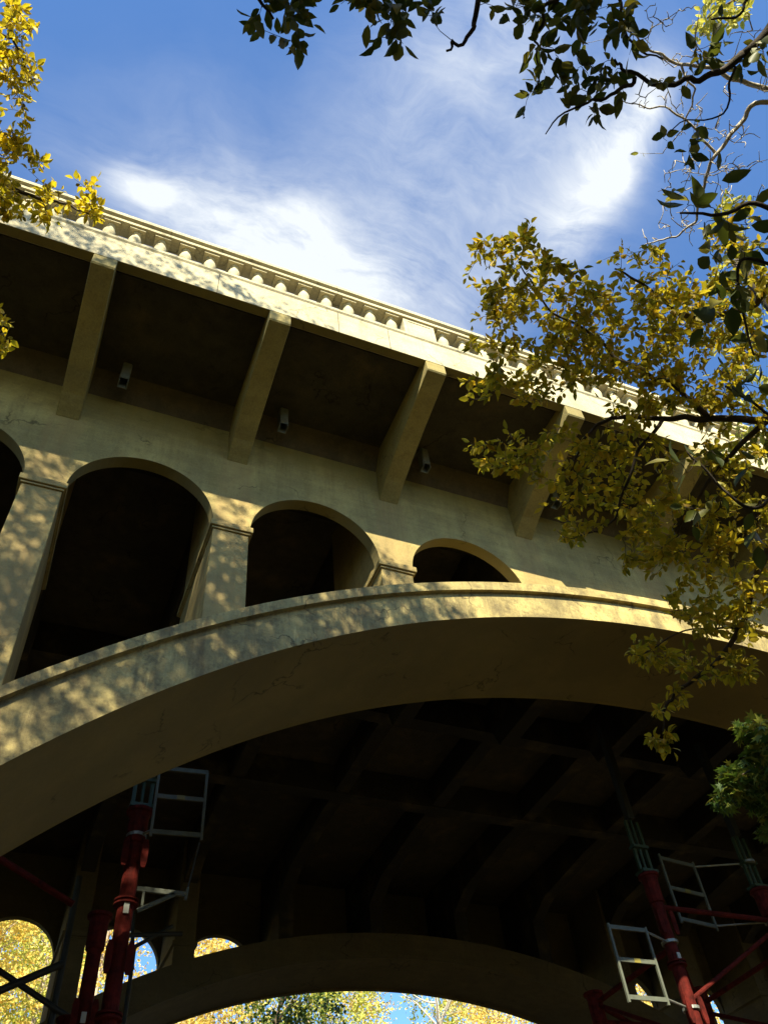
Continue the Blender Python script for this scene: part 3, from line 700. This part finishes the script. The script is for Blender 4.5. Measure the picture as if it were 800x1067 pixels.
D.limb([(6.9, -7.5, 3.2), at(880, 560, 4.5), at(810, 560, 4.2), at(785, 610, 4.1), at(770, 655, 4.1), at(735, 700, 4.05), at(700, 725, 4.0), at(690, 745, 4.0), at(693, 768, 4.0)], .022, .003, .008)
D.limb([at(800, 438, 4.2), at(755, 480, 4.1), at(720, 530, 4.1), at(700, 570, 4.1)], .014, .004, .01)
D.limb([at(770, 655, 4.1), at(720, 655, 4.0), at(672, 680, 4.0)], .006, .002, .005)
D.twigs(blobs([(530, 285, 44, 45, 4.2, .35, 44), (585, 320, 50, 50, 4.2, .4, 52), (512, 335, 28, 38, 4.2, .3, 18), (560, 385, 52, 36, 4.1, .35, 40), (640, 340, 52, 50, 4.3, .4, 62), (655, 400, 60, 42, 4.2, .4, 55),
                (705, 315, 48, 42, 4.4, .4, 48), (720, 380, 50, 50, 4.3, .4, 52), (770, 330, 40, 60, 4.5, .4, 46), (765, 240, 36, 30, 4.5, .4, 18), (510, 400, 30, 18, 4.1, .3, 8), (520, 470, 38, 26, 4.0, .2, 18),
                (585, 480, 45, 36, 4.0, .3, 30), (600, 535, 34, 28, 4.0, .25, 16), (655, 490, 48, 48, 4.1, .35, 46), (700, 560, 44, 44, 4.1, .3, 40), (760, 450, 42, 60, 4.3, .4, 46), (765, 560, 42, 50, 4.2, .4, 44),
                (660, 570, 26, 26, 4.0, .25, 10), (735, 625, 44, 30, 4.1, .3, 30), (780, 640, 26, 40, 4.1, .3, 18), (675, 682, 22, 16, 4.0, .12, 9), (730, 690, 44, 18, 4.05, .2, 14), (775, 700, 22, 22, 4.1, .15, 6),
                (700, 725, 20, 10, 4.0, .1, 5), (690, 738, 16, 7, 4.0, .08, 4), (693, 772, 17, 13, 4.0, .08, 7), (552, 240, 14, 14, 4.2, .1, 3), (660, 270, 40, 20, 4.4, .3, 10),
                (850, 400, 50, 90, 4.6, .5, 50), (860, 580, 50, 60, 4.4, .4, 25)], 1.35), .043, .0022, 10)
D.finish(M_bark, ML_olive, flat=.5)

# --- vine with large dark leaves, close on the right
E_ = Tree('leafy_vine', (5.2, -9.4, 0), 'large dark green leaves on a thin drooping stem at the right edge', 'vine')
E_.limb([(5.2, -9.4, -.2), (5.0, -9.3, 2), at(900, 520, 3.2), at(850, 300, 2.9), at(800, 215, 2.8), at(745, 223, 2.75), at(708, 222, 2.7)], .016, .003, .004)
E_.limb([at(850, 300, 2.9), at(775, 268, 2.8), at(772, 320, 2.75), at(785, 370, 2.7)], .006, .003, .003)
E_.limb([at(900, 520, 3.2), at(830, 470, 2.9), at(800, 432, 2.8), at(755, 402, 2.75)], .008, .003, .004)
E_.limb([at(830, 470, 2.9), at(790, 530, 2.8), at(750, 505, 2.8), at(715, 470, 2.8)], .007, .003, .004)
E_.twigs(blobs([(722, 215, 24, 16, 2.72, .08, 5), (745, 240, 24, 24, 2.75, .1, 7), (775, 240, 26, 35, 2.8, .1, 10), (765, 290, 30, 24, 2.75, .1, 8), (750, 330, 22, 20, 2.7, .08, 4), (785, 350, 16, 26, 2.7, .08, 5),
                 (765, 405, 28, 14, 2.75, .08, 5), (735, 480, 32, 18, 2.8, .1, 6), (745, 530, 40, 22, 2.8, .1, 7), (785, 560, 18, 20, 2.8, .1, 3), (790, 470, 18, 30, 2.8, .1, 5), (750, 175, 10, 10, 2.8, .05, 2)], .9), .072, .0022, 2, sag=.02)
E_.finish(M_bark, ML_dark, flat=.2)

# --- maple spray low at the right edge
F_ = Tree('maple_tree', (8.6, -5.4, 0), 'fresh green maple with small lobed leaves low at the right edge')
F_.trunk([(8.6, -5.4, -.2), (8.4, -5.2, 2), (8.2, -5.4, 4.2), (8.3, -5.3, 6)], .09, .03, M_brown)
F_.limb([(8.4, -5.3, 3.2), at(900, 800, 6.3), at(830, 790, 6.0), at(790, 800, 5.9), at(755, 815, 5.9)], .02, .003)
F_.limb([(8.4, -5.3, 3.5), at(900, 720, 6.3), at(830, 745, 6.1), at(795, 770, 6.0)], .015, .003)
F_.twigs(blobs([(785, 765, 20, 24, 6.0, .25, 22), (780, 810, 30, 26, 5.9, .25, 36), (757, 822, 20, 20, 5.9, .2, 22), (790, 835, 18, 18, 5.9, .2, 12), (796, 862, 8, 10, 5.9, .2, 4), (860, 790, 50, 50, 6.2, .4, 50)]), .068, .0025, 6)
F_.finish(M_brown, ML_green, 'lobe', flat=1.0)

# --- pale bare tree, sunlit, behind the dark leaves at top right
G_ = Tree('bare_tree', (9.5, -7.0, 0), 'pale sunlit bare-branched tree against the blue sky at top right')
G_.trunk([(10.5, -7.0, -.2), (10.4, -7.1, 4), (10.5, -7.4, 8), (11.0, -7.6, 12), (11.6, -8, 15)], .2, .06, M_pale)
dd = 8.0
at8 = at
def at(u, v, d): return at8(u, v, d*1.15)
G_.limb([(10.5, -7.4, 7.5), at(870, 130, 8.6), at(800, 95, 8.2), at(752, 78, 8.0), at(710, 66, 8.0), at(680, 50, 8.0), at(650, 30, 8.0)], .034, .006, .02)
G_.limb([(10.5, -7.4, 7.5), at(880, 170, 8.6), at(800, 108, 8.2), at(770, 132, 8.1), at(745, 160, 8.0), at(730, 195, 8.0), at(720, 235, 8.0), at(690, 250, 8.0), at(666, 259, 8.0)], .03, .005, .02)
G_.limb([at(745, 160, 8.0), at(715, 125, 8.0), at(680, 112, 8.0), at(645, 103, 8.0)], .014, .004, .02)
G_.limb([at(710, 66, 8.0), at(722, 100, 8.0), at(712, 130, 8.0), at(690, 160, 8.0)], .012, .004, .02)
G_.twigs(blobs([(700, 30, 40, 30, 8, .3, 22), (720, 90, 50, 40, 8, .3, 34), (740, 150, 45, 40, 8, .3, 40), (715, 200, 30, 40, 8, .3, 30), (700, 245, 35, 15, 8, .2, 10), (770, 180, 30, 50, 8, .3, 24), (660, 105, 20, 10, 8, .2, 6), (780, 60, 30, 50, 8, 0.3, 16)], 1.5),
         .05, .0075, 1, sag=0, jit=.05, leafy=False)
G_.twigs(blobs([(675, 160, 10, 10, 8, .1, 1), (702, 200, 10, 8, 8, .1, 1), (600, 45, 6, 6, 8, .1, 1)]), .08, .004, 2)
G_.finish(M_pale, ML_lime)

at = at8
H_ = Tree('lime_tree', (15.5, -6.5, 0), 'bright pale-yellow crown peeping in at the top right corner')
H_.trunk([(15.5, -6.5, -.5), (15, -6.6, 6), (14.2, -7, 12), (12, -7.2, 18)], .3, .1, M_brown)
H_.limb([(14.0, -7, 12.5), at(900, -40, 16), at(790, -10, 15.2), at(735, 20, 15)], .07, .01)
H_.limb([(14.6, -6.8, 9.5), at(880, 260, 15), at(800, 300, 14.5), at(740, 300, 14.5)], .07, .01)
H_.twigs(blobs([(752, 8, 26, 20, 15, .5, 34), (728, 30, 12, 10, 15, .3, 9), (790, -20, 40, 30, 15, .5, 20)]), .13, .005, 7)
H_.twigs(blobs([(770, 320, 40, 60, 14.5, 1, 60), (780, 440, 35, 60, 14.5, 1, 50), (770, 230, 30, 30, 14.5, 1, 16)]), .12, .005, 8)
H_.finish(M_brown, ML_lime)

# ------------------------------------------------------------------ the wood beyond the bridge
def far_tree(x, y, h, rx, mat, bm, label, name='autumn_tree', n=420, lf=.17, base=.25, group='trees beyond the bridge'):
    e = empty(name, (x, y, 0), label, 'tree', group)
    z0 = 0; p = smooth_poly([(x, y, z0-.3), (x+rng.normal(0, .3), y, h*.35), (x+rng.normal(0, .5), y+.3, h*.7), (x, y, h*.97)], 6, 0)
    MB().tube(p, np.linspace(.26, .03, len(p)), 9).build('trunk', bm, e, smooth=True)
    m = MB()
    for _ in range(26):
        i = int(rng.integers(len(p)//4, len(p)-2)); a = rng.uniform(0, 2*np.pi); l_ = rx*rng.uniform(.5, 1.0)*(1.15-i/len(p)*.6)
        q = p[i]+np.array([math.cos(a)*l_, math.sin(a)*l_, l_*rng.uniform(.3, 1.0)]); mid = (p[i]+q)/2+np.array([0, 0, .25*l_*rng.uniform(-.4, .6)])
        pp = smooth_poly([p[i], mid, q], 5, .04); m.tube(pp, np.linspace(.07, .012, len(pp)), 5)
        for _k in range(4):
            j = int(rng.integers(2, len(pp)-1)); b_ = pp[j]+rng.normal(0, .6, 3)+np.array([0, 0, .4]); m.tube([pp[j], (pp[j]+b_)/2+rng.normal(0, .06, 3), b_], [.02, .012, .005], 4)
    m.build('branches', bm, e)
    if n:
        P_, D_ = [], []
        crown_cloud(x, y, h*(base+1)/2, rx, rx, h*(1-base)/2*1.05, n, 26, P_, D_, .15)
        P_ = np.array(P_); leaf_mesh('crown', P_, D_, np.full(len(P_), lf), mat, e, 'quad', None, .5)
    return e
far_tree(-1.6, 31, 25, 4.0, ML_bgy, M_birch, 'golden tree filling the left part of the far left spandrel opening', n=700)
far_tree(2.2, 37, 28, 4.0, ML_bgl, M_birch, 'yellow-green tree behind the red shoring tower, seen through the far left openings', n=650)
far_tree(4.8, 30, 23, 1.9, ML_bgo, M_birch, 'pale-trunked orange tree seen in the narrow second opening of the far side', n=170, base=.4)
far_tree(9.5, 34, 23.5, 2.0, ML_bgo, M_birch, 'orange crown seen through the smallest far spandrel opening', n=420)
far_tree(11.9, 27, 17.3, 3.0, ML_green, M_brown, 'darker green tree at the left end under the far arch', 'green_tree', n=620)
far_tree(16.8, 36, 24, 3.4, ML_bgl, M_birch, 'lime-yellow tree just right of the green one under the far arch', n=700)
far_tree(20.2, 40, 25, 2.6, ML_bgy, M_birch, 'bright golden tree near the middle of the gap under the far arch', n=420)
far_tree(25.0, 38, 27, 3.2, ML_bgo, M_pale, 'bare pale-twigged tree against blue sky under the far arch', 'bare_birch', n=0)
far_tree(29.0, 39, 26, 3.6, ML_bgo, M_birch, 'orange tree at the right end of the gap under the far arch', n=650)
far_tree(34.0, 36, 25, 3.6, ML_bgy, M_birch, 'golden tree behind the right shoring tower', n=400)
far_tree(-7.5, 34, 26, 4.2, ML_bgy, M_birch, 'golden tree farthest to the left beyond the bridge', n=400)
deep = [(3.6, 46, 31, 4.0, ML_bgl, 'tall lime-coloured tree behind the pale-trunked orange one'), (-4.0, 43, 32, 4.5, ML_bgo, 'orange tree behind the golden one in the far left opening'), (14.5, 50, 31, 4.0, ML_bgy, 'deep golden tree behind the darker green one under the far arch'),
        (1.0, 54, 38, 5, ML_bgy, 'tallest golden tree, deep behind the yellow-green one'), (33, 50, 33, 5, ML_bgl, 'yellow-green tree behind the orange one at the right end of the gap'), (41, 40, 27, 5, ML_bgo, 'orange tree farthest to the right beyond the bridge'),
        (-13, 37, 28, 5, ML_bgl, 'yellow-green tree beyond the bridge, left of all the golden ones')]
for x, y, h, rx, mt, lb in deep:
    far_tree(x, y, h, rx, mt, M_birch, lb, n=520, lf=.24)
# unseen trees added behind the camera to shade the valley and close the low sky
wood = [(-14, -17, 17, 4.5, ML_bgl, 'at the left of the row'), (-9.5, -20, 17, 3.6, ML_bgy, 'second from the left in the row'), (-3, -18, 12.5, 4.0, ML_bgl, 'third from the left in the row'), (2.5, -19, 15.5, 4.4, ML_bgy, 'nearest behind the photographer'),
        (7.5, -18, 16, 4.2, ML_bgl, 'just right of the photographer'), (12.5, -17, 16.5, 4.2, ML_bgy, 'third from the right in the row'), (17.5, -16.5, 17, 4.2, ML_bgl, 'second from the right in the row'), (23, -16, 18, 4.6, ML_bgy, 'at the right of the row'),
        (29, -13, 18, 4.6, ML_bgl, 'on the right bank by the arch end'), (35, -9, 18, 4.6, ML_bgy, 'farthest up the right bank'), (-18, -9, 18, 4.5, ML_bgl, 'on the left bank'), (-22, -1, 18, 4.5, ML_bgy, 'farthest up the left bank')]
for x, y, h, rx, mt, lb in wood:
    far_tree(x, y, h, rx, mt, M_brown, 'unseen leafy tree added behind the camera to block low sky, '+lb, n=330, lf=.34, base=.08, group='unseen trees added behind the camera')
